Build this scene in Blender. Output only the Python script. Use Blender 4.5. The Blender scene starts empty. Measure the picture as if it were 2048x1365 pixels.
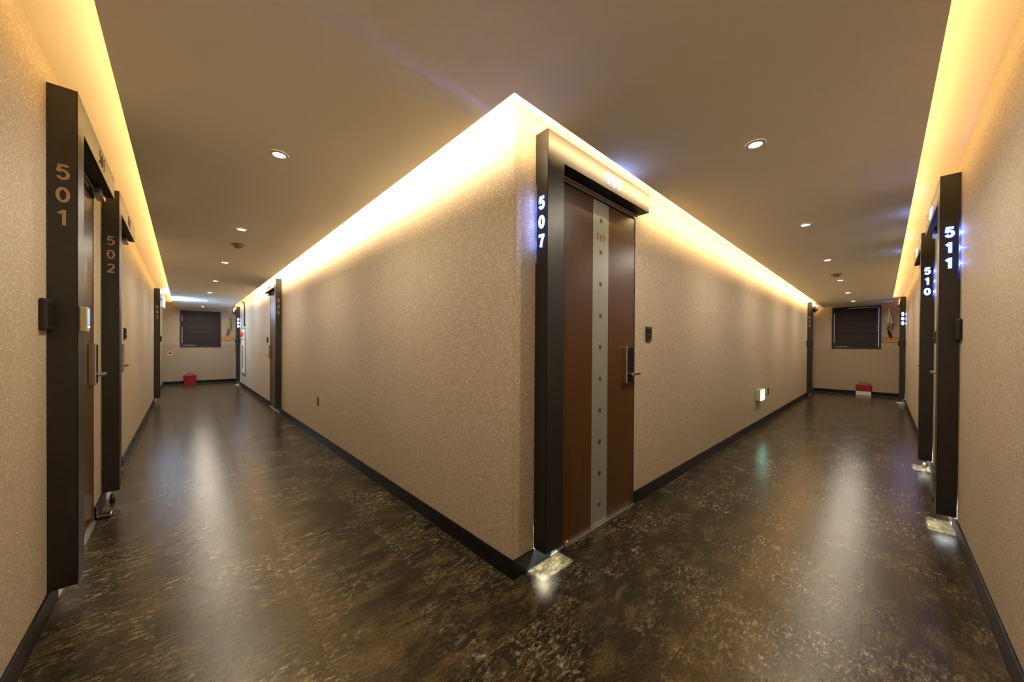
import bpy, bmesh, math, random
from mathutils import Vector, Matrix
C = bpy.context.scene.collection
S = bpy.context.scene
random.seed(7)
PI = math.pi

# ------------------------------------------------------------------ dimensions
W1, W2 = 1.663, 1.625          # corridor widths (left, right)
YE, XE = 13.147, 11.514        # end walls
H1, H2 = 2.30, 2.437           # dropped ceiling, upper slab
GB, GL, GR, GE = 0.174, 0.224, 0.196, 0.10   # cove gaps
BH = 0.095

# ------------------------------------------------------------------ camera
def make_camera():
    yaw, pitch, roll = (math.radians(a) for a in (46.736, -0.328, 0.339))
    fw = Vector((math.cos(yaw)*math.cos(pitch), math.sin(yaw)*math.cos(pitch), math.sin(pitch)))
    rt = Vector((math.sin(yaw), -math.cos(yaw), 0)); up = rt.cross(fw)
    r2 = rt*math.cos(roll) + up*math.sin(roll); u2 = -rt*math.sin(roll) + up*math.cos(roll)
    cd = bpy.data.cameras.new('camera'); co = bpy.data.objects.new('camera', cd); C.objects.link(co)
    M = Matrix((r2, u2, -fw)).transposed().to_4x4(); M.translation = Vector((-1.228, -1.288, 1.188))
    co.matrix_world = M
    cd.sensor_fit = 'HORIZONTAL'; cd.sensor_width = 36.0; cd.lens = 698.16/2048*36.0
    cd.shift_y = 15.3/2048; cd.clip_start = 0.02; cd.clip_end = 60
    S.camera = co
make_camera()
S.view_settings.view_transform = 'Standard'; S.view_settings.look = 'None'
S.view_settings.exposure = 0.33; S.view_settings.gamma = 1.0; S.view_settings.use_curve_mapping = False
S.cycles.use_denoising = True
S.cycles.max_bounces = 14; S.cycles.diffuse_bounces = 12; S.cycles.glossy_bounces = 4
S.cycles.sample_clamp_indirect = 20.0
S.cycles.caustics_reflective = True; S.cycles.blur_glossy = 0.6; S.cycles.caustics_refractive = False
S.cycles.use_light_tree = True

w = bpy.data.worlds.new('world'); S.world = w; w.use_nodes = True
w.node_tree.nodes['Background'].inputs[0].default_value = (0.5, 0.45, 0.4, 1)
w.node_tree.nodes['Background'].inputs[1].default_value = 0.02

# ------------------------------------------------------------------ lights
def light(name, kind, loc, energy, color, direction=None, xdir=None, **kw):
    ld = bpy.data.lights.new(name, kind); ld.energy = energy; ld.color = color
    for k, v in kw.items(): setattr(ld, k, v)
    lo = bpy.data.objects.new(name, ld); C.objects.link(lo); lo.location = loc
    if direction is not None:
        z = -Vector(direction).normalized()
        x = Vector(xdir) if xdir is not None else z.orthogonal()
        x = (x - z*x.dot(z)).normalized(); y = z.cross(x)
        lo.rotation_euler = Matrix((x, y, z)).transposed().to_euler()
    return lo

COVE_OUT = (1.0, 0.63, 0.25)
COVE_IN_L = (1.0, 0.80, 0.52)
COVE_IN_R = (1.0, 0.71, 0.36)
COVE_W = 3.6                     # watts per metre of strip
def cove(p0, p1, toward, color, wpm, seg=1.7, lift=.35):
    """LED strip lying on the edge of the dropped ceiling, shining up and at the wall"""
    p0, p1 = Vector(p0), Vector(p1); L = (p1-p0).length; n = max(1, round(L/seg)); d = (p1-p0)/n
    for i in range(n):
        c = p0 + d*(i+.5)
        light('cove_strip_light', 'AREA', c, wpm*L/n, color, Vector(toward)+Vector((0, 0, lift)), d,
              shape='RECTANGLE', size=L/n*.985, size_y=0.016)
zc, bk = H1+0.040, 0.014
cove((-W1+GL+bk, -W2+GR+.05, zc), (-W1+GL+bk, YE-.2, zc), (-1, 0, 0), COVE_OUT, COVE_W*.38)
cove((-W1+GL+.05, -W2+GR+bk, zc), (XE-.2, -W2+GR+bk, zc), (0, -1, 0), COVE_OUT, COVE_W*.38)
cove((-GB-bk, -.16, zc), (-GB-bk, 9.0, zc), (1, 0, 0), COVE_IN_L, COVE_W*2.1, lift=-.1)
cove((-GB-bk, 9.0, zc), (-GB-bk, YE-.2, zc), (1, 0, 0), COVE_IN_R, COVE_W*.8)
cove((-.16, -GB-bk, zc), (XE-.2, -GB-bk, zc), (0, 1, 0), COVE_IN_R, COVE_W*1.65, lift=-.1)

DOWN_L = [(-0.823, y) for y in (1.13, 2.94, 4.79, 6.66, 8.53, 10.40, 12.26)]
DOWN_R = [(x, -0.803) for x in (1.04, 2.84, 4.65, 6.55, 8.38, 10.14)]
DOWN = DOWN_L + DOWN_R + [(-0.82, -0.76)]
DOWN_C = (1.0, 0.895, 0.745)
DOWN_W = 11.5
for x, y in DOWN:
    light('downlight_lamp', 'AREA', (x, y, H1-0.010), DOWN_W, DOWN_C, (0, 0, -1), shape='DISK', size=0.056, spread=math.radians(172))

# ------------------------------------------------------------------ materials
def mat(name):
    m = bpy.data.materials.new(name); m.use_nodes = True
    nt = m.node_tree; return m, nt, nt.nodes['Principled BSDF']
def N(nt, t, **kw):
    n = nt.nodes.new(t)
    for k, v in kw.items():
        if hasattr(n, k): setattr(n, k, v)
        else: n.inputs[k].default_value = v
    return n
def ramp(nt, fac, stops):
    r = nt.nodes.new('ShaderNodeValToRGB'); e = r.color_ramp.elements
    while len(e) < len(stops): e.new(.5)
    for el, (p, c) in zip(e, stops): el.position = p; el.color = (*c, 1) if len(c) == 3 else c
    nt.links.new(fac, r.inputs[0]); return r
def simple(name, col, rough=.5, metal=0.0, noise=.06, nscale=30, bump=0.0, spec=.5):
    m, nt, b = mat(name)
    b.inputs['Roughness'].default_value = rough; b.inputs['Metallic'].default_value = metal
    b.inputs['Specular IOR Level'].default_value = spec
    tc = N(nt, 'ShaderNodeTexCoord'); nz = N(nt, 'ShaderNodeTexNoise', Scale=nscale, Detail=3.0)
    nt.links.new(tc.outputs['Object'], nz.inputs['Vector'])
    lo = tuple(c*(1-noise) for c in col); hi = tuple(min(1, c*(1+noise)) for c in col)
    r = ramp(nt, nz.outputs['Fac'], [(.3, lo), (.7, hi)]); nt.links.new(r.outputs[0], b.inputs['Base Color'])
    if bump:
        bp = N(nt, 'ShaderNodeBump', Strength=bump, Distance=.001); nt.links.new(nz.outputs['Fac'], bp.inputs['Height']); nt.links.new(bp.outputs[0], b.inputs['Normal'])
    return m
def emit(name, col, strength):
    m, nt, b = mat(name)
    b.inputs['Base Color'].default_value = (*[min(1, c) for c in col], 1)
    b.inputs['Emission Color'].default_value = (*col, 1); b.inputs['Emission Strength'].default_value = strength
    b.inputs['Roughness'].default_value = .4
    return m

def wallpaper(name, base, spot, seam=False):
    m, nt, b = mat(name); L = nt.links
    tc = N(nt, 'ShaderNodeTexCoord'); co = tc.outputs['Object']
    def spots(scale, r0, r1):
        v = N(nt, 'ShaderNodeTexVoronoi', Scale=scale, Randomness=.95); L.new(co, v.inputs['Vector'])
        mr = N(nt, 'ShaderNodeMapRange'); mr.inputs['From Min'].default_value = r0; mr.inputs['From Max'].default_value = r1
        mr.inputs['To Min'].default_value = 1; mr.inputs['To Max'].default_value = 0
        L.new(v.outputs['Distance'], mr.inputs['Value']); return mr.outputs[0]
    a, c = spots(80, .08, .40), spots(52, .05, .25)
    mx = N(nt, 'ShaderNodeMath', operation='MAXIMUM'); L.new(a, mx.inputs[0]); L.new(c, mx.inputs[1])
    nz = N(nt, 'ShaderNodeTexNoise', Scale=420.0, Detail=2.0); L.new(co, nz.inputs['Vector'])
    mp = N(nt, 'ShaderNodeMapping'); mp.inputs['Scale'].default_value = (1, 1, 7); L.new(co, mp.inputs[0])
    nz2 = N(nt, 'ShaderNodeTexNoise', Scale=90.0, Detail=2.0); L.new(mp.outputs[0], nz2.inputs['Vector'])
    big = N(nt, 'ShaderNodeTexNoise', Scale=1.3, Detail=3.0); L.new(co, big.inputs['Vector'])
    r = ramp(nt, nz.outputs['Fac'], [(.3, tuple(k*.88 for k in base)), (.7, tuple(k*1.1 for k in base))])
    m1 = N(nt, 'ShaderNodeMix', data_type='RGBA'); L.new(mx.outputs[0], m1.inputs[0]); L.new(r.outputs[0], m1.inputs[6]); m1.inputs[7].default_value = (*spot, 1)
    r2 = ramp(nt, nz2.outputs['Fac'], [(.3, (.93, .93, .93)), (.7, (1.05, 1.05, 1.05))])
    m2 = N(nt, 'ShaderNodeMix', data_type='RGBA', blend_type='MULTIPLY'); m2.inputs[0].default_value = 1; L.new(m1.outputs[2], m2.inputs[6]); L.new(r2.outputs[0], m2.inputs[7])
    r3 = ramp(nt, big.outputs['Fac'], [(.3, (.97, .97, .97)), (.7, (1.02, 1.02, 1.02))])
    m3 = N(nt, 'ShaderNodeMix', data_type='RGBA', blend_type='MULTIPLY'); m3.inputs[0].default_value = 1; L.new(m2.outputs[2], m3.inputs[6]); L.new(r3.outputs[0], m3.inputs[7])
    out = m3.outputs[2]
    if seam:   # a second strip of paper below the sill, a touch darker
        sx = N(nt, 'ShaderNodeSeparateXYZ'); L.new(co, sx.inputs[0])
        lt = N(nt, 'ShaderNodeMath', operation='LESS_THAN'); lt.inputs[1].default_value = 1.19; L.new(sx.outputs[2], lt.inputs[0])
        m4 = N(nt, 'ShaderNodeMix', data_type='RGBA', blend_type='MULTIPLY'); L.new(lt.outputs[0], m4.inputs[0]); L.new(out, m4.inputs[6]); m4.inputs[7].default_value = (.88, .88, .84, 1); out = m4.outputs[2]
    L.new(out, b.inputs['Base Color']); b.inputs['Roughness'].default_value = .62
    bp = N(nt, 'ShaderNodeBump', Strength=.25, Distance=.0015); L.new(mx.outputs[0], bp.inputs['Height']); L.new(bp.outputs[0], b.inputs['Normal'])
    return m

def floor_mat():
    m, nt, b = mat('slate_vinyl'); L = nt.links
    tc = N(nt, 'ShaderNodeTexCoord'); oi = N(nt, 'ShaderNodeObjectInfo')
    # every tile carries its own cut of the slate print
    sc = N(nt, 'ShaderNodeVectorMath', operation='SCALE'); cb = N(nt, 'ShaderNodeCombineXYZ')
    for k in range(3): L.new(oi.outputs['Random'], cb.inputs[k])
    L.new(cb.outputs[0], sc.inputs[0]); sc.inputs['Scale'].default_value = 37.0
    geo = N(nt, 'ShaderNodeNewGeometry')
    ad = N(nt, 'ShaderNodeVectorMath', operation='ADD'); L.new(geo.outputs['Position'], ad.inputs[0]); L.new(sc.outputs[0], ad.inputs[1]); co = ad.outputs[0]
    mp = N(nt, 'ShaderNodeMapping'); mp.inputs['Rotation'].default_value = (0, 0, math.radians(-43)); mp.inputs['Scale'].default_value = (1.0, 2.2, 1); L.new(co, mp.inputs[0])
    n1 = N(nt, 'ShaderNodeTexNoise', Scale=4.2, Detail=9.0, Roughness=.70, Distortion=.25); L.new(mp.outputs[0], n1.inputs['Vector'])
    n2 = N(nt, 'ShaderNodeTexNoise', Scale=27.0, Detail=9.0, Roughness=.72, Distortion=.55); L.new(mp.outputs[0], n2.inputs['Vector'])
    n3 = N(nt, 'ShaderNodeTexNoise', Scale=2.6, Detail=3.0); L.new(co, n3.inputs['Vector'])
    r1 = ramp(nt, n1.outputs['Fac'], [(.32, (.007, .0048, .0018)), (.48, (.019, .0138, .0055)), (.61, (.055, .038, .015)), (.76, (.12, .088, .042))])
    # pale mineral flecks, gathered in clouds
    r2 = ramp(nt, n2.outputs['Fac'], [(.505, (0, 0, 0)), (.66, (1, 1, 1))])
    r3 = ramp(nt, n3.outputs['Fac'], [(.43, (.10, .10, .10)), (.66, (.9, .9, .9))])
    mu = N(nt, 'ShaderNodeMath', operation='MULTIPLY'); L.new(r2.outputs[0], mu.inputs[0]); L.new(r3.outputs[0], mu.inputs[1])
    mx = N(nt, 'ShaderNodeMix', data_type='RGBA'); L.new(mu.outputs[0], mx.inputs[0]); L.new(r1.outputs[0], mx.inputs[6]); mx.inputs[7].default_value = (.29, .25, .175, 1)
    n5 = N(nt, 'ShaderNodeTexNoise', Scale=75.0, Detail=6.0, Roughness=.75); L.new(mp.outputs[0], n5.inputs['Vector'])
    r5 = ramp(nt, n5.outputs['Fac'], [(.30, (.45, .45, .45)), (.52, (1, 1, 1)), (.72, (1.0, 1.0, 1.0))]); r5.color_ramp.elements[2].color = (1.75, 1.7, 1.6, 1)
    mf = N(nt, 'ShaderNodeMix', data_type='RGBA', blend_type='MULTIPLY'); mf.inputs[0].default_value = 1; L.new(mx.outputs[2], mf.inputs[6]); L.new(r5.outputs[0], mf.inputs[7])
    L.new(mf.outputs[2], b.inputs['Base Color'])
    rr = N(nt, 'ShaderNodeMapRange'); rr.inputs['To Min'].default_value = .15; rr.inputs['To Max'].default_value = .27; L.new(n1.outputs['Fac'], rr.inputs['Value']); L.new(rr.outputs[0], b.inputs['Roughness'])
    b.inputs['Specular IOR Level'].default_value = .37; b.inputs['Specular Tint'].default_value = (1, .80, .52, 1)
    n4 = N(nt, 'ShaderNodeTexNoise', Scale=120.0, Detail=4.0); L.new(mp.outputs[0], n4.inputs['Vector'])
    am = N(nt, 'ShaderNodeMath', operation='MULTIPLY_ADD'); L.new(n2.outputs['Fac'], am.inputs[0]); am.inputs[1].default_value = 1.6; L.new(n4.outputs['Fac'], am.inputs[2])
    am2 = N(nt, 'ShaderNodeMath', operation='MULTIPLY_ADD'); L.new(n1.outputs['Fac'], am2.inputs[0]); am2.inputs[1].default_value = 1.0; L.new(am.outputs[0], am2.inputs[2]); am = am2
    bp = N(nt, 'ShaderNodeBump', Strength=.22, Distance=.0016); L.new(am.outputs[0], bp.inputs['Height']); L.new(bp.outputs[0], b.inputs['Normal'])
    return m

def wood_mat():
    m, nt, b = mat('door_veneer'); L = nt.links
    tc = N(nt, 'ShaderNodeTexCoord'); mp = N(nt, 'ShaderNodeMapping'); mp.inputs['Scale'].default_value = (60, 60, 1.2); L.new(tc.outputs['Object'], mp.inputs[0])
    n1 = N(nt, 'ShaderNodeTexNoise', Scale=2.2, Detail=5.0, Roughness=.6); L.new(mp.outputs[0], n1.inputs['Vector'])
    r = ramp(nt, n1.outputs['Fac'], [(.3, (.066, .027, .0055)), (.7, (.096, .042, .010))]); L.new(r.outputs[0], b.inputs['Base Color'])
    b.inputs['Roughness'].default_value = .34; b.inputs['Specular IOR Level'].default_value = .34
    return m

M = dict(
    paper=wallpaper('beige_wallpaper', (.415, .335, .230), (.70, .60, .45)),
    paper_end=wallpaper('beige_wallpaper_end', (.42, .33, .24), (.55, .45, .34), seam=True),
    ceil=simple('ceiling_paint', (.95, .935, .89), .75, noise=.015, nscale=1.5),
    slab=simple('cove_paint', (.86, .80, .68), .7, noise=.02, nscale=2),
    floor=floor_mat(), sub=simple('tile_joint', (.045, .032, .018), .6),
    base=simple('black_vinyl_baseboard', (.005, .0045, .004), .42, noise=.6, nscale=14, bump=.3, spec=.28),
    post=simple('bronze_sheet_metal', (.052, .049, .043), .42, metal=.75, noise=.05),
    dark=simple('black_void', (.006, .006, .006), .6),
    wood=wood_mat(), strip=simple('grey_green_metal_strip', (.30, .31, .25), .38, metal=.35, noise=.03),
    inlay=simple('brown_inlay', (.105, .052, .025), .3, noise=.1, nscale=200),
    jamb=simple('steel_jamb', (.28, .26, .24), .32, metal=.7),
    chrome=simple('chrome', (.78, .76, .72), .14, metal=1.0, noise=.02),
    gloss=simple('black_gloss_plastic', (.008, .008, .008), .12, noise=.1),
    matte=simple('black_plastic', (.010, .009, .008), .42, noise=.1),
    gold=simple('brass_numeral', (.62, .42, .14), .28, metal=.9),
    brass=simple('brass_plate', (.42, .30, .09), .3, metal=.85),
    dull=simple('unlit_acrylic', (.37, .27, .18), .45, noise=.03),
    lit=emit('lit_acrylic', (.34, .47, 1.0), 20.0),
    rim=emit('lit_acrylic_edge', (.02, .075, .95), 1.15),  # halo of the lit digits, put in as a blue glowing outline
    lit_soft=emit('dim_acrylic', (.62, .55, .85), 2.2),
    lamp=emit('lamp_lens', (1.0, .92, .78), 26.0),
    trimw=simple('white_metal_trim', (.62, .58, .5), .35),
    red=simple('red_plastic', (.26, .004, .004), .38, noise=.08), redd=simple('dark_red_plastic', (.13, .005, .005), .4),
    cream=simple('cream_enamel', (.50, .43, .24), .4), white=simple('white_plastic', (.75, .72, .66), .4),
    brown=simple('dark_brown_panel', (.018, .008, .005), .7, noise=.12, nscale=8), brown2=simple('brown_window_frame', (.018, .009, .006), .5),
    slit=emit('daylight_gap', (.55, .56, .80), .24), orange=simple('orange_sign_face', (.62, .27, .06), .4, noise=.12, nscale=60),
    steel=simple('brushed_steel', (.42, .42, .40), .3, metal=.8, noise=.04), grey=simple('dark_grey_glass', (.05, .055, .06), .2),
    redlamp=emit('red_alarm_lamp', (.7, .01, .01), .16), exitg=emit('green_exit_face', (.38, 1.0, .84), 6.0),
    exitw=emit('white_lamp_face', (.36, .62, 1.0), 105.0), cable=simple('grey_cable', (.05, .045, .03), .5),
    screen=emit('pale_blue_keypad_face', (.20, .38, .80), .85), led=emit('blue_led', (.3, .45, 1.0), 8.0),
    sticker=simple('dark_red_sticker', (.055, .016, .010), .45), alum=simple('aluminium_threshold', (.6, .57, .52), .28, metal=.9),
    frame_cream=simple('cream_door_paint', (.42, .41, .28), .4), detector=simple('aged_plastic', (.40, .31, .15), .5),
    seal=simple('sealant', (.34, .28, .17), .6, noise=.4, nscale=9),
    rubber=simple('black_rubber', (.012, .011, .010), .6),
)

# ------------------------------------------------------------------ mesh helpers
class MB:
    """collects boxes, cylinders and tubes and links them as ONE mesh object"""
    def __init__(s): s.bm = bmesh.new(); s.mi = 0
    def _tag(s, n0):
        for f in s.bm.faces:          # faces made since the last call (bevels reshuffle the order)
            if not f.tag: f.material_index = s.mi; f.tag = True
    def box(s, a, b, bev=0.0):
        n0 = len(s.bm.faces)
        lo = [min(p, q) for p, q in zip(a, b)]; hi = [max(p, q) for p, q in zip(a, b)]
        c = [(p+q)/2 for p, q in zip(lo, hi)]; d = [q-p for p, q in zip(lo, hi)]
        g = bmesh.ops.create_cube(s.bm, size=1)
        bmesh.ops.scale(s.bm, vec=d, verts=g['verts']); bmesh.ops.translate(s.bm, vec=c, verts=g['verts'])
        if bev:
            es = list({e for v in g['verts'] for e in v.link_edges})
            bmesh.ops.bevel(s.bm, geom=es, offset=bev, segments=2, affect='EDGES', profile=.6)
        s._tag(n0); return s
    def cyl(s, c, axis, r0, r1, h, seg=20):
        n0 = len(s.bm.faces)
        g = bmesh.ops.create_cone(s.bm, cap_ends=True, segments=seg, radius1=r0, radius2=r1, depth=h)
        q = Vector((0, 0, 1)).rotation_difference(Vector(axis).normalized()).to_matrix().to_4x4(); q.translation = Vector(c)
        bmesh.ops.transform(s.bm, matrix=q, verts=g['verts']); s._tag(n0); return s
    def tube(s, pts, r, seg=8):
        n0 = len(s.bm.faces); pts = [Vector(p) for p in pts]; rings = []
        prev = None
        for i, p in enumerate(pts):
            t = (pts[min(i+1, len(pts)-1)] - pts[max(i-1, 0)]).normalized()
            u = (prev - t*prev.dot(t)).normalized() if prev else t.orthogonal().normalized()
            prev = u; v = t.cross(u); rr = r[i] if isinstance(r, (list, tuple)) else r
            rings.append([s.bm.verts.new(p + (u*math.cos(2*PI*k/seg) + v*math.sin(2*PI*k/seg))*rr) for k in range(seg)])
        for a, b in zip(rings, rings[1:]):
            for k in range(seg): s.bm.faces.new((a[k], a[(k+1) % seg], b[(k+1) % seg], b[k]))
        s.bm.faces.new(rings[0][::-1]); s.bm.faces.new(rings[-1]); s._tag(n0); return s
    def lathe(s, prof, seg=32, c=(0, 0, 0)):
        n0 = len(s.bm.faces); rings = []
        for r, z in prof: rings.append([s.bm.verts.new((c[0]+r*math.cos(2*PI*k/seg), c[1]+r*math.sin(2*PI*k/seg), c[2]+z)) for k in range(seg)])
        for a, b in zip(rings, rings[1:]):
            for k in range(seg): s.bm.faces.new((a[k], a[(k+1) % seg], b[(k+1) % seg], b[k]))
        s._tag(n0); return s
    def mesh(s, name, mats, smooth=False):
        bmesh.ops.recalc_face_normals(s.bm, faces=s.bm.faces)
        me = bpy.data.meshes.new(name); s.bm.to_mesh(me); s.bm.free()
        for m in (mats if isinstance(mats, (list, tuple)) else [mats]): me.materials.append(m)
        if smooth:
            for p in me.polygons: p.use_smooth = True
        return me
    def build(s, name, mats, parent=None, smooth=False, loc=None):
        return link(name, s.mesh(name, mats, smooth), parent, loc)
def link(name, me, parent=None, loc=None):
    o = bpy.data.objects.new(name, me); C.objects.link(o)
    if parent: o.parent = parent
    if loc: o.location = loc
    return o
def empty(name, loc=(0, 0, 0), rz=0.0):
    o = bpy.data.objects.new(name, None); C.objects.link(o); o.location = loc; o.rotation_euler = (0, 0, rz); o.empty_display_size = .05
    return o
def tag(o, label=None, cat=None, group=None, kind=None):
    if label: o['label'] = label
    if cat: o['category'] = cat
    if group: o['group'] = group
    if kind: o['kind'] = kind
    return o

_txt = {}
def text_mesh(s, size, bold=0.0, depth=0.002, sx=1.0):
    """flat lettering as a real mesh, centred, in the XY plane, cap height = size"""
    k = (s, size, bold, depth, sx)
    if k in _txt: return _txt[k]
    cu = bpy.data.curves.new('text', 'FONT'); cu.body = s; cu.size = 1.0; cu.extrude = 0.0; cu.align_x = 'CENTER'; cu.resolution_u = 5
    cu.offset = bold
    o = bpy.data.objects.new('text', cu); C.objects.link(o)
    dg = bpy.context.evaluated_depsgraph_get(); me = bpy.data.meshes.new_from_object(o.evaluated_get(dg))
    bpy.data.objects.remove(o); bpy.data.curves.remove(cu)
    xs = [v.co.x for v in me.vertices]; ys = [v.co.y for v in me.vertices]
    f = size/(max(ys)-min(ys)); cx, cy = (max(xs)+min(xs))/2, (max(ys)+min(ys))/2
    bm = bmesh.new(); bm.from_mesh(me); bpy.data.meshes.remove(me)
    bmesh.ops.remove_doubles(bm, verts=bm.verts, dist=1e-5)
    for v in bm.verts: v.co = Vector(((v.co.x-cx)*f*sx, (v.co.y-cy)*f, 0))
    if depth:
        r = bmesh.ops.extrude_face_region(bm, geom=list(bm.faces))
        vs = [g for g in r['geom'] if isinstance(g, bmesh.types.BMVert)]; bmesh.ops.translate(bm, vec=(0, 0, depth), verts=vs)
    bmesh.ops.recalc_face_normals(bm, faces=bm.faces)
    _txt[k] = bm; return bm
def put_text(name, s, size, pos, right, up, mats, parent, bold=0.0, depth=0.002, sx=1.0, rim=0.0):
    """lettering baked into its parent's coordinates; right x up points at the reader"""
    r, u = Vector(right), Vector(up); n = r.cross(u)
    Mx = Matrix((r, u, n)).transposed().to_4x4(); Mx.translation = Vector(pos)
    bm = bmesh.new()
    def add(src, mi, dz):
        me = bpy.data.meshes.new('t'); src.to_mesh(me); me.transform(Mx @ Matrix.Translation((0, 0, dz)))
        n0 = len(bm.faces); bm.from_mesh(me); bpy.data.meshes.remove(me); bm.faces.ensure_lookup_table()
        for f in bm.faces[n0:]: f.material_index = mi
    add(text_mesh(s, size, bold, depth, sx), 0, 0)
    if rim:
        k = 1 + 2*rim/size
        add(text_mesh(s, size*k, bold+rim/size*.62, .0008, sx), 1, 0)
    me = bpy.data.meshes.new(name); bm.to_mesh(me); bm.free()
    for m in mats: me.materials.append(m)
    return link(name, me, parent)

def arc(cx, cy, rx, ry, a0, a1, n):   # degrees, clockwise from twelve o'clock
    return [(cx+rx*math.sin(math.radians(a0+(a1-a0)*k/n)), cy+ry*math.cos(math.radians(a0+(a1-a0)*k/n))) for k in range(n+1)]
GLYPH = {   # strokes (centre line, closed) of the numerals on a unit square, y up
 '0': [([(.5+.38*math.sin(a), .5+.5*math.cos(a)) for a in [2*PI*k/28 for k in range(28)]], True)],
 '1': [([(.58, 1.09), (.58, -.09)], False), ([(.16, .80), (.36, .87), (.50, 1.0)], False)],
 '2': [(arc(.5, .70, .36, .30, -70, 120, 10)+[(.60, .38), (.30, .16), (.16, .03)], False), ([(.04, .0), (.94, .0)], False)],
 '3': [(arc(.5, .76, .32, .24, -65, 175, 10), False), (arc(.5, .27, .37, .27, 5, 245, 10), False)],
 '5': [([(.90, 1.0), (.18, 1.0)], False), ([(.26, 1.06), (.17, .50)], False), (arc(.49, .32, .38, .32, -55, 245, 14), False)],
 '6': [([(.5+.36*math.sin(a), .31+.31*math.cos(a)) for a in [2*PI*k/20 for k in range(20)]], True), (arc(.54, .52, .42, .48, 42, -95, 10), False)],
 '7': [([(.02, 1.0), (.99, 1.0)], False), ([(.90, 1.0), (.68, .70), (.50, .34), (.42, -.08)], False)],
 '8': [([(.5+.30*math.sin(a), .75+.25*math.cos(a)) for a in [2*PI*k/18 for k in range(18)]], True), ([(.5+.37*math.sin(a), .26+.26*math.cos(a)) for a in [2*PI*k/20 for k in range(20)]], True)],
}
GLYPH['9'] = [([(1-x, 1-y) for x, y in p], c) for p, c in GLYPH['6']]
def digit_bm(bm, ch, w_, h_, st, depth, mi, dz=0.0, grow=0.0):
    iw, ih = w_-st, h_-st; hs = st/2+grow
    for si, (pts, closed) in enumerate(GLYPH[ch]):
        P = [Vector(((x-.5)*iw, (y-.5)*ih)) for x, y in pts]
        if grow and not closed:
            P[0] = P[0]+(P[0]-P[1]).normalized()*grow; P[-1] = P[-1]+(P[-1]-P[-2]).normalized()*grow
        n = len(P); L = []; Rr = []
        for i, p in enumerate(P):
            a = P[i-1] if (i or closed) else None; b = P[(i+1) % n] if (i < n-1 or closed) else None
            d0 = (p-a).normalized() if a is not None else (b-p).normalized(); d1 = (b-p).normalized() if b is not None else d0
            n0, n1 = Vector((-d0.y, d0.x)), Vector((-d1.y, d1.x)); m_ = (n0+n1).normalized(); k = hs/max(.7, m_.dot(n0))
            L.append(p+m_*k); Rr.append(p-m_*k)
        top = lambda v, z: bm.verts.new((v.x, v.y, z))
        z0, z1 = dz, dz+depth+si*.00015
        Lt, Rt, Lb, Rb = [top(v, z1) for v in L], [top(v, z1) for v in Rr], [top(v, z0) for v in L], [top(v, z0) for v in Rr]
        fs = []
        for i in range(n if closed else n-1):
            j = (i+1) % n
            fs += [bm.faces.new((Lt[i], Rt[i], Rt[j], Lt[j])), bm.faces.new((Lb[i], Lt[i], Lt[j], Lb[j])), bm.faces.new((Rt[i], Rb[i], Rb[j], Rt[j])), bm.faces.new((Lb[j], Rb[j], Rb[i], Lb[i]))]
        if not closed:
            for i in (0, n-1): fs.append(bm.faces.new((Lt[i], Lb[i], Rb[i], Rt[i])))
        for f in fs: f.material_index = mi
def put_digit(ch, w_, h_, st, pos, right, up, mats, parent, depth=.0022, rim=0.0):
    r, u = Vector(right), Vector(up); n = r.cross(u)
    Mx = Matrix((r, u, n)).transposed().to_4x4(); Mx.translation = Vector(pos)
    bm = bmesh.new(); digit_bm(bm, ch, w_, h_, st, depth, 0)
    if rim: digit_bm(bm, ch, w_, h_, st, .0007, 1, grow=rim)  # wider glowing outline behind the strokes imitates a light halo
    bmesh.ops.recalc_face_normals(bm, faces=bm.faces)
    me = bpy.data.meshes.new('digit'); bm.to_mesh(me); bm.free(); me.transform(Mx)
    for m in mats: me.materials.append(m)
    return link('digit', me, parent)

# ------------------------------------------------------------------ the setting
def build_floor():
    fl = MB().box((-W1-.12, -W2-.12, -.06), (XE+.12, YE+.12, -.004)).build('floor', M['sub']); tag(fl, kind='structure')
    T = .485; ox, oy = -1.311, -1.232; g = .0004; cache = {}
    n = 0
    spans = []
    for i in range(-2, 28):
        for j in range(-2, 32):
            x0, x1, y0, y1 = ox+T*i, ox+T*(i+1), oy+T*j, oy+T*(j+1)
            # keep the part that lies in the L of the two corridors
            x0, y0 = max(x0, -W1), max(y0, -W2); x1, y1 = min(x1, XE), min(y1, YE)
            if x1-x0 < .01 or y1-y0 < .01: continue
            if x0 >= 0 and y0 >= 0: continue
            rects = [(x0, x1, y0, y1)]
            if x1 > 0 and y1 > 0:
                if y0 < 0 and x0 >= 0: rects = [(x0, x1, y0, 0)]
                elif x0 < 0 and y0 >= 0: rects = [(x0, 0, y0, y1)]
                elif x0 < 0 and y0 < 0: rects = None
            if rects is None:          # the tile notched round the corner
                m = MB(); m.box((x0+g, y0+g, -.004), (x1-g, 0, 0)); m.box((x0+g, 0, -.004), (0, y1-g, 0))
                m.build('tile', M['floor'], fl); n += 1; continue
            for a, b, c, d in rects:
                w_, h_ = round(b-a-2*g, 4), round(d-c-2*g, 4)
                if (w_, h_) not in cache:
                    cache[(w_, h_)] = MB().box((0, 0, -.004), (w_, h_, 0)).mesh('tile', M['floor'])
                link('tile', cache[(w_, h_)], fl, (a+g, c+g, 0)); n += 1
    return n
build_floor()

# ceiling: dropped L-shaped board, upper slab of the cove
ce = MB()
ce.box((-W1+GL, -W2+GR, H1), (-GB, YE-GE, H1+.02)); ce.box((-GB, -W2+GR, H1), (XE-GE, -GB, H1+.02))
ce = ce.build('ceiling', M['ceil']); tag(ce, kind='structure')
MB().box((-W1-.12, -W2-.12, H2), (XE+.12, YE+.12, H2+.08)).build('cove_ceiling', M['slab'], ce)

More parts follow.
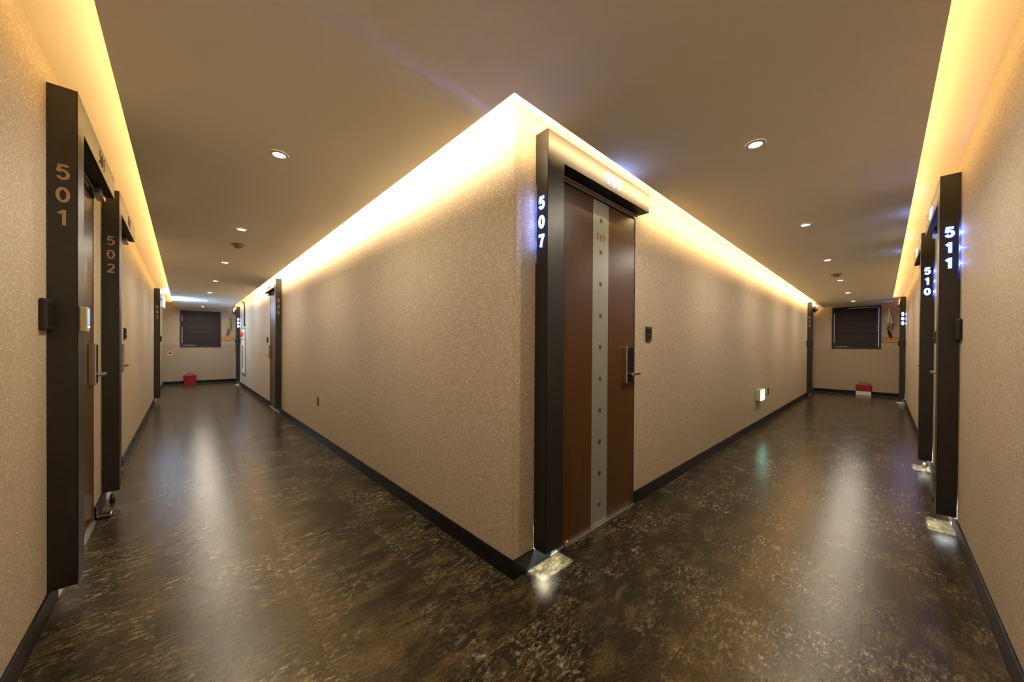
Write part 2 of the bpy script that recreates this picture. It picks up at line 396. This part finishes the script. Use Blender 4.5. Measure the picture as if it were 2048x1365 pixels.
# door openings: offset along the wall of the surround's outer face
O0, O1, OZ = .140, 1.108, 2.163
def wall(name, kind_axis, fixed, thick, a0, a1, openings, material):
    m = MB(); segs = []; cur = a0
    for o in sorted(openings): segs.append((cur, o+O0, 0)); segs.append((o+O0, o+O1, OZ)); cur = o+O1
    segs.append((cur, a1, 0))
    for s0, s1, z0 in segs:
        if kind_axis == 'x': m.box((s0, fixed, z0), (s1, fixed+thick, H2))
        else: m.box((fixed, s0, z0), (fixed+thick, s1, H2))
    return tag(m.build(name, material), kind='structure')
UL = [1.210, 2.613, 8.780]          # 501 502 503 on wall x=-W1
UBL = [5.800, 11.853]               # 506 505 on wall x=0
UBR = [0.152, 10.019]               # 507 508 on wall y=0
UR = [2.404, 4.051, 10.181]         # 511 510 509 on wall y=-W2
wall('wall_left', 'y', -W1, -.12, -W2, YE, UL, M['paper'])
wall('wall_right', 'x', -W2, -.12, -W1, XE, UR, M['paper'])
wall('wall_inner_left', 'y', 0, .12, .12, YE, UBL, M['paper'])
# the right face of the inner block; its corner edge is rounded
def rounded_corner():
    m = MB()
    bm = m.bm; R = .012; pts = [(.0, .12), (0, R)] + [(R-R*math.cos(a), R-R*math.sin(a)) for a in (PI/8, PI/4, 3*PI/8)] + [(R, 0), (.12, 0), (.12, .12)]
    vb = [bm.verts.new((x, y, 0)) for x, y in pts]; vt = [bm.verts.new((x, y, H2)) for x, y in pts]
    for i in range(len(pts)): j = (i+1) % len(pts); bm.faces.new((vb[i], vb[j], vt[j], vt[i]))
    bm.faces.new(vb[::-1]); bm.faces.new(vt)
    return tag(m.build('wall_corner', M['paper']), kind='structure')
rounded_corner()
wall('wall_inner_right', 'x', 0, .12, .12, XE, UBR, M['paper'])
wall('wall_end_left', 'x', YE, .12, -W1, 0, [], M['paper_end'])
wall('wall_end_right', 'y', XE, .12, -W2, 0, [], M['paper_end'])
# closing corners behind the viewer
MB().box((-W1-.12, -W2-.12, 0), (-W1, -W2, H2)).build('wall_outer_corner', M['paper'])['kind'] = 'structure'

def baseboard(name, ax, fixed, out, a0, a1, openings):
    m = MB(); cur = a0; t = .009
    for o in sorted(openings)+[None]:
        e = a1 if o is None else o+O0
        z = (0.001, BH)
        if ax == 'x': m.box((cur, fixed, z[0]), (e, fixed+out*t, z[1]), .002)
        else: m.box((fixed, cur, z[0]), (fixed+out*t, e, z[1]), .002)
        m.mi = 1      # pale line of sealant along the foot
        if ax == 'x': m.box((cur, fixed+out*t, .0005), (e, fixed+out*(t+.0035), .003))
        else: m.box((fixed+out*t, cur, .0005), (fixed+out*(t+.0035), e, .003))
        m.mi = 0
        if o is not None: cur = o+O1
    return tag(m.build(name, [M['base'], M['seal']]), kind='structure')
baseboard('baseboard_left', 'y', -W1, 1, -W2, YE-.009, UL)
baseboard('baseboard_right', 'x', -W2, 1, -W1+.009, XE-.009, UR)
baseboard('baseboard_inner_left', 'y', 0, -1, -.009, YE-.009, UBL)
baseboard('baseboard_inner_right', 'x', 0, -1, 0, XE-.009, UBR)
baseboard('baseboard_end_left', 'x', YE, -1, -W1, 0, [])
baseboard('baseboard_end_right', 'y', XE, -1, -W2, 0, [])

# windows in the end walls: brown frame, three shutter boards, daylight gaps
def window(name, loc, rz, w_, h_, label_gap, handles):
    o = empty(name, loc, rz); tag(o, kind='structure'); f = .034
    m = MB(); m.box((0, -.03, 0), (w_, 0, f), .003); m.box((0, -.03, h_-f), (w_, 0, h_), .003)
    m.box((0, -.03, f), (f, 0, h_-f), .003); m.box((w_-f, -.03, f), (w_, 0, h_-f), .003); m.build('window_frame', M['brown2'], o)
    hh = (h_-2*f-.012)/3   # three boards with open joints
    for k in range(3): MB().box((f+.012, -.022, f+.006+k*hh+.005), (w_-f-.012, -.004, f+.006+(k+1)*hh-.005), .003).build('panel', M['brown'], o)
    MB().box((f, -.008, f), (w_-f, -.003, h_-f)).build('backing', M['dark'], o)
    for (x0, z0, x1, z1) in label_gap: MB().box((x0, -.0235, z0), (x1, -.0215, z1)).build('light_gap', M['slit'], o)
    for (x, z) in handles: MB().cyl((x, -.026, z), (0, 1, 0), .011, .011, .01, 12).build('latch', M['brass'], o)
    return o
window('window_1', (-1.30, YE, 1.13), 0, .932, 1.10, [(.040, .77, .047, .93), (.040, .10, .047, .60), (.045, .040, .34, .0465)], [])
window('window_2', (XE, -.345, 1.195), -PI/2, .906, 1.09,
       [(.862, .05, .871, 1.03), (.040, .15, .046, .92), (.06, .040, .30, .046), (.30, 1.046, .85, 1.0515)], [(.832, .545), (.832, .475)])

# ------------------------------------------------------------------ door units
# local frame of a unit: X = to the right when facing the wall, Y = into the wall, Z up;
# m = +1 when the surround's post is on the reader's left, -1 when it is on the right
DEP = .087
def door_unit(num, lit, loc, rz, m, idx, words, leaf='wood', keypad=None, reader=False, bell=True):
    def B(mb, s0, s1, n0, n1, z0, z1, bev=0.0): mb.box((m*s0, -n0, z0), (m*s1, -n1, z1), bev); return mb
    # -- the door itself belongs to the room shell
    d = empty('door_%d' % idx, loc, rz); tag(d, kind='structure')
    a, b, zt = O0+.022, O1-.006, 2.152
    fr = MB(); B(fr, O0, a-.004, -.10, .006, 0, OZ); B(fr, O1-.003, O1, -.10, .0, 0, OZ); B(fr, O0, O1, -.10, .004, zt+.006, OZ); fr.build('door_frame', M['jamb'], d)
    B(MB(), O0, O1, -.118, -.10, 0, OZ).build('backing', M['dark'], d)
    lf = B(MB(), a, b, -.045, -.004, .008, zt, .0012).build('door_leaf', M[leaf], d)
    B(MB(), .548, .734, -.004, -.0025, .010, zt-.002).build('metal_strip', M['strip'], lf)
    sq = None
    for k in range(10):
        z = .137+.21*k
        if sq is None: sq = B(MB(), .627, .655, -.0025, -.0015, -.014, .014).mesh('inlay', M['inlay'])
        link('inlay', sq, lf, (0, 0, z))
    for k, ch in enumerate(num): put_digit(ch, .030, .044, .0075, (m*.641+(k-1)*.038, .0025, 1.918), (1, 0, 0), (0, 0, 1), [M['gold']], lf, depth=.003)
    lk = MB(); B(lk, .945, 1.052, -.004, .026, .932, 1.186, .008); lk = lk.build('door_lock', M['gloss'], d, smooth=False)
    e = MB(); B(e, .934, .947, -.004, .030, .926, 1.192, .004); e.build('lock_trim', M['chrome'], lk)
    h = MB(); h.cyl((m*.985, -.038, .992), (0, 1, 0), .014, .012, .03, 16); B(h, .972, 1.092, .044, .058, .984, 1.004, .004); h.build('lever_handle', M['chrome'], lk)
    B(MB(), O0-.01, O1, -.05, .012, .0005, .007).build('threshold', M['alum'], d)
    cl = MB(); B(cl, .17, 1.10, .010, .022, 2.168, 2.176, .001)
    if num != '507': B(cl, .93, 1.125, .012, .05, 2.150, 2.186, .004)
    cl.build('door_closer', [M['jamb']], d)
    if num == '507': B(MB(), .915, 1.05, -.004, -.0028, .865, .915).build('sticker', M['sticker'], d)['label'] = 'dark red rectangular sticker'
    # -- the dark sheet metal surround with its numerals
    p = empty('door_surround', loc, rz)
    tag(p, words, 'door frame', 'numbered metal door surrounds')
    t = .002; Zb, Zt, Zh = .098, 2.327, 2.190; PW = .137; SL = 1.145; G = .010
    po = MB(); G = G if lit else .0008; B(po, 0, t, .0008, DEP, Zb, 1.64); B(po, 0, t, G, DEP, 1.64, 2.06); B(po, 0, t, .0008, DEP, 2.06, Zt); B(po, 0, PW, DEP-t, DEP, Zb, Zt); B(po, PW-t, PW, .004, DEP, Zb, Zh+t); B(po, 0, PW, .004, DEP, Zt-t, Zt)
    po.mi = 1; B(po, t, PW-t, .001, DEP-t, .30, .31); B(po, t, PW-t, .001, DEP-t, 1.62, 1.63)  # unseen shelves inside the post, added to block the lamps' light
    post = po.build('post', [M['post'], M['dark']], p)
    he = MB(); B(he, PW, SL, DEP-t, DEP, Zh, Zt); B(he, SL-t, SL, .004, DEP, Zh, Zt); B(he, PW, SL, .004, DEP, Zt-t, Zt); he.mi = 1; B(he, PW, SL-t, .006, DEP-t, Zh+.001, Zh+.003)
    head = he.build('header', [M['post'], M['dark']], p)
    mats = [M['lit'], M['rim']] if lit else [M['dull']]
    for k, ch in enumerate(num):     # down the post's near side, read while walking along the corridor
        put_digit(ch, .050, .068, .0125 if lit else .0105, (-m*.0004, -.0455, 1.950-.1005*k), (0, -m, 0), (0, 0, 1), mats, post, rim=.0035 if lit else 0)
    for k, ch in enumerate(num):     # across the header
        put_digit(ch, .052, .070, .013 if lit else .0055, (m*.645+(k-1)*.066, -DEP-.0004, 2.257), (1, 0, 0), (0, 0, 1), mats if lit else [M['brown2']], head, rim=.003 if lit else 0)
    Rz = Matrix.Rotation(rz, 4, 'Z'); Lc = Vector(loc)
    W = lambda s, n, z: Lc + Rz @ Vector((m*s, -n, z))
    if lit:
        sdir = Rz @ Vector((-m, 0, 0)); ndir = Rz @ Vector((0, -1, 0))
        for k in range(3): light('number_backlight', 'POINT', W(.050, .0075, 1.950-.1005*k), BLUE_W, (.07, .16, 1.0), shadow_soft_size=.002)
        light('post_foot_lamp', 'SPOT', W(.062, .045, .205), FOOT_W, (.68, .82, 1.0), (0, 0, -1), shadow_soft_size=.006, spot_size=2.6, spot_blend=.3)
        light('post_foot_lamp', 'SPOT', W(.110, .030, .265), FOOT_W*.25, (1.0, .96, .62), (0, 0, -1), shadow_soft_size=.010, spot_size=2.6, spot_blend=.3)
    # -- things fixed beside or on the surround
    if keypad:
        k_ = empty('wall_keypad', W(.055, DEP, 1.245), rz); tag(k_, keypad[1], 'keypad', 'keypads on the front of the posts')
        mb = MB(); mb.box((-.030*1, -.024, 0), (.030, 0, .115), .004); mb.build('housing', M['cream'] if keypad[0] else M['matte'], k_)
        if keypad[0]:
            mb = MB(); mb.box((-.024, -.0255, .036), (.024, -.0235, .108), .0008); mb.build('lit_face', M['screen'], k_)
            MB().cyl((0, -.026, .024), (0, 1, 0), .005, .005, .003, 12).build('indicator', M['led'], k_)
        else: MB().box((-.022, -.0255, .05), (.022, -.0235, .10), .0008).build('face', M['gloss'], k_)
    if reader:
        r_ = empty('card_reader', W(-.062, 0, 1.247), rz); tag(r_, reader, 'card reader', 'black readers beside the posts')
        MB().box((-.056, -.022, 0), (.056, 0, .132), .008).build('housing', M['matte'], r_)
        MB().box((-.042, -.0255, .03), (.042, -.0215, .118), .0015).build('reader_face', M['gloss'], r_)
    if bell:
        b_ = empty('doorbell', W(1.322, 0, 1.238), rz); tag(b_, bell, 'doorbell', 'black doorbells beyond the doors')
        MB().box((-.042, -.014, 0), (.042, 0, .114), .002).build('housing', M['matte'], b_)
        MB().box((-.032, -.0155, .060), (.032, -.0135, .098), .0006).build('display', M['gloss'], b_)
        MB().cyl((0, -.0155, .032), (0, 1, 0), .014, .014, .004, 20).build('push_button', M['gloss'], b_)
        MB().cyl((.0, -.0150, .014), (0, 1, 0), .0025, .0025, .003, 10).build('indicator', M['steel'], b_)
    return d, p
BLUE_W, FOOT_W = .75, 26.0

door_unit('501', False, (-W1, UL[0], 0), PI/2, 1, 1, 'unlit dark metal door surround numbered 501, nearest on the left wall',
          keypad=(True, 'cream keypad with pale blue lit face on the post numbered 501'), reader='black card reader on the wallpaper before the post numbered 501', bell=None)
door_unit('502', False, (-W1, UL[1], 0), PI/2, 1, 2, 'unlit dark metal door surround numbered 502, second on the left wall', bell='black doorbell on the left wall beyond door 502')
door_unit('503', False, (-W1, UL[2], 0), PI/2, 1, 3, 'unlit dark metal door surround numbered 503, far down the left wall', leaf='frame_cream',
          keypad=(False, 'black keypad on the far post of the left wall, before the cream door'), bell=None)
door_unit('506', False, (0, UBL[0], 0), -PI/2, -1, 4, 'unlit dark metal door surround numbered 506, on the inner wall of the left corridor', bell='black doorbell on the inner wall beyond door 506')
door_unit('505', True, (0, UBL[1], 0), -PI/2, -1, 5, 'dark metal door surround with glowing 505, at the far end of the left corridor',
          keypad=(False, 'black keypad on the post at the end of the left corridor, past the hose cabinet'), reader='black card reader between the fire hose cabinet and the 505 post', bell=None)
door_unit('507', True, (UBR[0], 0, 0), 0, 1, 6, 'dark metal door surround with glowing 507, at the corner in the centre', bell='black doorbell on the wallpaper right of door 507')
door_unit('508', False, (UBR[1], 0, 0), 0, 1, 7, 'unlit dark metal door surround numbered 508, at the far end of the inner wall on the right',
          keypad=(False, 'black keypad on the unlit post at the end of the right corridor'), reader='black card reader on the inner wall before the post numbered 508', bell=None)
door_unit('509', True, (UR[2], -W2, 0), PI, -1, 8, 'dark metal door surround with glowing 509, farthest on the right wall',
          keypad=(False, 'black keypad on the farthest glowing post of the right wall'), reader='black card reader beside the farthest glowing post of the right wall', bell=None)
door_unit('510', True, (UR[1], -W2, 0), PI, -1, 9, 'dark metal door surround with glowing 510, middle one on the right wall', bell=None)
door_unit('511', True, (UR[0], -W2, 0), PI, -1, 10, 'dark metal door surround with glowing 511, nearest on the right wall',
          reader='black card reader beside the nearest glowing post of the right wall', bell='black doorbell on the right wall between the 511 and 510 surrounds')

# ------------------------------------------------------------------ things on the ceiling
def downlight_proto():
    o = empty('downlight', (0, 0, H1))
    MB().lathe([(.030, -.0005), (.031, -.006), (.040, -.0065), (.0455, -.004), (.047, -.0003)], 40).build('trim_ring', M['trimw'], o, smooth=True)
    MB().cyl((0, 0, -.0022), (0, 0, 1), .0305, .0305, .0035, 40).build('lens', M['lamp'], o)
    return o
pr = downlight_proto()
def copy_tree(o, parent=None):
    c = o.copy(); C.objects.link(c)
    if parent: c.parent = parent
    for ch in list(o.children): copy_tree(ch, c)
    return c
ordw = ['nearest', 'second', 'third', 'fourth', 'fifth', 'sixth', 'farthest']
for i, (x, y) in enumerate(DOWN):
    o = pr if i == 0 else copy_tree(pr)
    o.location = (x, y, H1)
    if i < 7: lb = 'small round recessed downlight, %s along the left corridor ceiling' % ordw[i]
    elif i < 13: lb = 'small round recessed downlight, %s along the right corridor ceiling' % (ordw[i-7] if i < 12 else 'farthest')
    else: lb = 'small round recessed downlight where the two corridors meet, out of frame above'
    tag(o, lb, 'ceiling light', 'recessed downlights in the ceiling')

def detector(loc, lb):
    o = empty('smoke_detector', loc); tag(o, lb, 'smoke detector', 'smoke detectors on the ceiling')
    MB().lathe([(.0, -.012), (.045, -.012), (.064, -.008), (.066, 0)], 32).build('base_plate', M['detector'], o, smooth=True)
    m = MB().lathe([(0, -.042), (.022, -.042), (.030, -.036), (.036, -.022), (.042, -.012)], 28)
    m.build('sensor_head', M['detector'], o, smooth=True)
    for k in range(8):
        a = 2*PI*k/8; MB().box((-.005, .031, -.034), (.005, .037, -.027)).build('vent', M['dark'], o).rotation_euler = (0, 0, a)
detector((-.79, 3.60, H1), 'round cream smoke detector on the ceiling of the left corridor')
detector((5.88, -.80, H1), 'round cream smoke detector on the ceiling of the right corridor')

# ------------------------------------------------------------------ things at the corridor ends
def case(loc, rz, two_tone, lb):
    o = empty('equipment_case', loc, rz); tag(o, lb, 'case')
    w_, d_, h_ = .285, .095, .275
    if two_tone:
        MB().box((-w_/2+.004, -d_/2, .002), (w_/2-.004, d_/2, .100), .006).build('lower_shell', M['white'], o)['label'] = 'white lower half'
        m = MB().box((-w_/2, -d_/2, .100), (w_/2, d_/2, h_), .016).build('upper_shell', M['red'], o)
    else:
        MB().box((-w_/2+.002, -d_/2, .002), (w_/2-.002, d_/2, .135), .006).build('lower_shell', M['red'], o)
        MB().box((-w_/2, -d_/2, .137), (w_/2, d_/2, h_), .016).build('upper_shell', M['red'], o)
    MB().tube([(-.072, 0, h_-.004), (-.070, 0, h_+.036), (-.055, 0, h_+.046), (.055, 0, h_+.046), (.070, 0, h_+.036), (.072, 0, h_-.004)], .008).build('handle', M['redd'], o)
    for s in (-1, 1): MB().box((s*.085-.014, -d_/2-.005, .118), (s*.085+.014, -d_/2, .152), .002).build('latch', M['redd'] if not two_tone else M['red'], o)
case((-1.082, YE-.075, 0), 0, False, 'red plastic case with handle on the floor below the left window')
case((XE-.075, -.957, 0), -PI/2, True, 'red and white case with handle on the floor below the right window')

def bracket(loc, rz, variant, lb):
    o = empty('escape_descender', loc, rz); tag(o, lb, 'bracket')
    if variant == 0:
        MB().box((-.045, -.012, .10), (.012, 0, .375), .003).build('wall_plate', M['cream'], o)
        m = MB().tube([(.0, -.03, .375), (.010, -.045, .20), (.016, -.05, .05)], .015, 10); m.tube([(.035, -.03, .38), (.050, -.06, .20), (.052, -.06, .03)], .013, 10)
        m.box((-.012, -.07, .012), (.068, -.02, .045), .006); m.build('folding_arm', M['cream'], o)
        for z in (.14, .335): MB().cyl((-.034, -.015, z), (0, 1, 0), .011, .011, .012, 10).build('bolt', M['brass'], o)
        MB().tube([(.0, -.05, .02), (.002, -.055, -.05), (-.012, -.05, -.11), (-.018, -.03, -.19)], [.012, .010, .012, .015]).build('hook', M['cable'], o)
        MB().tube([(.03, -.05, .02), (.02, -.055, -.06), (.008, -.05, -.12)], .006).build('shackle', M['chrome'], o)
    else:
        MB().box((-.045, -.012, .10), (.0, 0, .375), .003).build('wall_plate', M['cream'], o)
        m = MB().tube([(.012, -.02, .42), (.026, -.05, .30), (.050, -.075, .17), (.062, -.08, .09)], [.016, .016, .013, .013], 10); m.box((.048, -.095, .082), (.080, -.06, .105), .004)
        m.box((-.008, -.02, .11), (.018, -.006, .37), .003); m.build('folding_arm', M['white'], o)
        for x, z in ((-.04, .345), (.05, .345), (-.04, .14)): MB().cyl((x, -.014, z), (0, 1, 0), .014, .014, .012, 10).build('bolt', M['brass'], o)
        MB().tube([(.064, -.07, .08), (.072, -.06, .0), (.05, -.05, -.06), (.018, -.05, -.03), (.014, -.05, .05), (-.01, -.04, -.03), (-.03, -.04, -.06)], .009).build('rope', M['cable'], o)
        MB().tube([(.0, -.05, -.08), (.012, -.055, -.14), (.03, -.05, -.20), (.036, -.05, -.26)], [.018, .024, .026, .022]).build('webbing', M['rubber'], o)
bracket((-.195, YE, 1.69), 0, 0, 'cream folding escape bracket with hook right of the left window')
bracket((XE, -1.375, 1.735), -PI/2, 1, 'white folding escape bracket with dangling rope beside the right window')

def plaque(loc, rz, w_, h_, lb):
    o = empty('wall_plaque', loc, rz); tag(o, lb, 'sign')
    MB().box((-w_/2, -.006, 0), (w_/2, 0, h_), .001).build('border', M['sticker'], o)
    MB().box((-w_/2+.010, -.0075, .010), (w_/2-.010, -.0055, h_-.010)).build('sign_face', M['orange'], o)
    for k, ch in enumerate('완강기'): put_text('character', ch, h_*.42, ((k-1)*.082, -.0075, h_/2), (1, 0, 0), (0, 0, 1), [M['sticker']], o, depth=.0008)
plaque((-.187, YE, 1.325), 0, .300, .122, 'orange sign with dark border under the cream escape bracket')
plaque((XE, -1.420, 1.343), -PI/2, .290, .118, 'orange sign with dark border behind the dangling rope')

o = empty('alarm_sticker', (-1.516, YE, .876), 0); tag(o, 'white square plate with a red dome mark on the left end wall', 'sign')
MB().box((-.050, -.004, 0), (.050, 0, .105), .001).build('plate', M['white'], o)
MB().cyl((0, -.0055, .056), (0, 1, 0), .038, .038, .004, 28).build('red_disc', M['red'], o)
MB().box((-.012, -.0085, .022), (.012, -.0068, .042)).build('mark', M['white'], o)

# fire hose cabinet and conduit on the inner wall of the left corridor
o = empty('fire_hose_cabinet', (0, 11.20, .395), -PI/2); tag(o, 'tall steel fire hose cabinet with red lamp between doors 506 and 505', 'cabinet')
MB().box((0, -.02, 0), (.68, 0, 1.26), .004).build('surround', M['steel'], o)
MB().box((.03, -.03, .95), (.65, -.02, 1.23), .003).build('alarm_panel', M['white'], o)
MB().cyl((.13, -.045, 1.09), (0, 1, 0), .075, .06, .035, 28).build('alarm_lamp', M['redlamp'], o)
MB().cyl((.40, -.035, 1.09), (0, 1, 0), .06, .06, .012, 24).build('bell', M['red'], o)
dr = MB().box((.03, -.03, .03), (.65, -.02, .93), .003).build('door', M['white'], o)
MB().box((.22, -.032, .14), (.42, -.0295, .78), .001).build('window', M['grey'], dr)
MB().box((.04, -.042, .55), (.07, -.03, .65), .003).build('pull_handle', M['chrome'], dr)
MB().box((0, -.028, -.02), (.68, 0, 0), .003).build('bottom_rail', M['grey'], o)
o = empty('conduit', (0, 10.62, 1.70), -PI/2); tag(o, 'black conduit bending down the wall to the fire hose cabinet', 'pipe')
MB().tube([(-.75, -.020, .715), (-.40, -.020, .70), (-.15, -.020, .64), (-.03, -.020, .56), (0, -.020, .46), (0, -.020, .06)], .014, 10).build('pipe', M['rubber'], o)
MB().box((-.022, -.034, 0), (.022, 0, .06), .004).build('coupling', M['rubber'], o)

# white emergency lamp high on the left wall
o = empty('emergency_light', (-W1, 10.20, 2.06), PI/2); tag(o, 'white glowing emergency light box high on the left wall beyond door 503', 'light')
MB().box((0, -.100, 0), (.42, 0, .25), .006).build('housing', M['white'], o)
MB().box((.02, -.106, .02), (.40, -.099, .23), .002).build('lit_face', M['exitw'], o)
# low exit light on the inner wall of the right corridor
o = empty('exit_light', (4.95, 0, .405), 0); tag(o, 'cream box light with glowing pale green face low on the inner right wall', 'light')
MB().box((0, -.060, 0), (.24, 0, .168), .006).build('housing', M['cream'], o)
MB().box((.006, -.066, .006), (.234, -.059, .162), .002).build('lit_face', M['exitg'], o)

def outlet(loc, rz, lb):
    o = empty('wall_outlet', loc, rz); tag(o, lb, 'outlet', 'brass outlets on the inner walls')
    MB().box((-.036, -.006, 0), (.036, 0, .116), .003).build('cover_plate', M['brass'], o)
    for z in (.034, .082): MB().cyl((0, -.008, z), (0, 1, 0), .016, .016, .006, 20).build('socket', M['sticker'], o)
outlet((0, 3.55, .432), -PI/2, 'small brass outlet plate low on the inner wall of the left corridor')
outlet((5.77, 0, .420), 0, 'small brass outlet plate right of the green exit light')

def door_stop(loc, rz, lb, foot=False):
    o = empty('door_stop', loc, rz); tag(o, lb, 'door stop', 'metal door stops by the doors')
    if not foot:
        MB().lathe([(0, 0.001), (.017, 0.001), (.018, .006), (.013, .010), (.012, .024)], 24).build('foot', M['rubber'], o, smooth=True)
        MB().lathe([(.0125, .024), (.014, .028), (.0125, .034), (.012, .048), (.008, .055), (0, .056)], 24).build('knob', M['brass'], o, smooth=True)
    else:
        MB().box((-.022, -.060, .001), (.022, .0, .018), .004).build('foot', M['rubber'], o)
        MB().box((-.026, -.066, .018), (.026, .0, .030), .004).build('plate', M['chrome'], o)
door_stop((.405, -.030, 0), 0, 'small brass door stop at the foot of door 507')
door_stop((-W1+.010, 2.345, 0), PI/2, 'flat silver door stop at the far side of door 501', True)
door_stop((-W1+.045, 2.700, 0), PI/2, 'small brass door stop under the second unlit post on the left wall')
door_stop((-.060, 5.905, 0), -PI/2, 'small brass door stop under the unlit post on the inner wall of the left corridor')
door_stop((4.145, -W2+.045, 0), PI, 'small brass door stop under the glowing 510 post')
door_stop((3.10, -W2+.045, 0), PI, 'small brass door stop beside the door of 511')
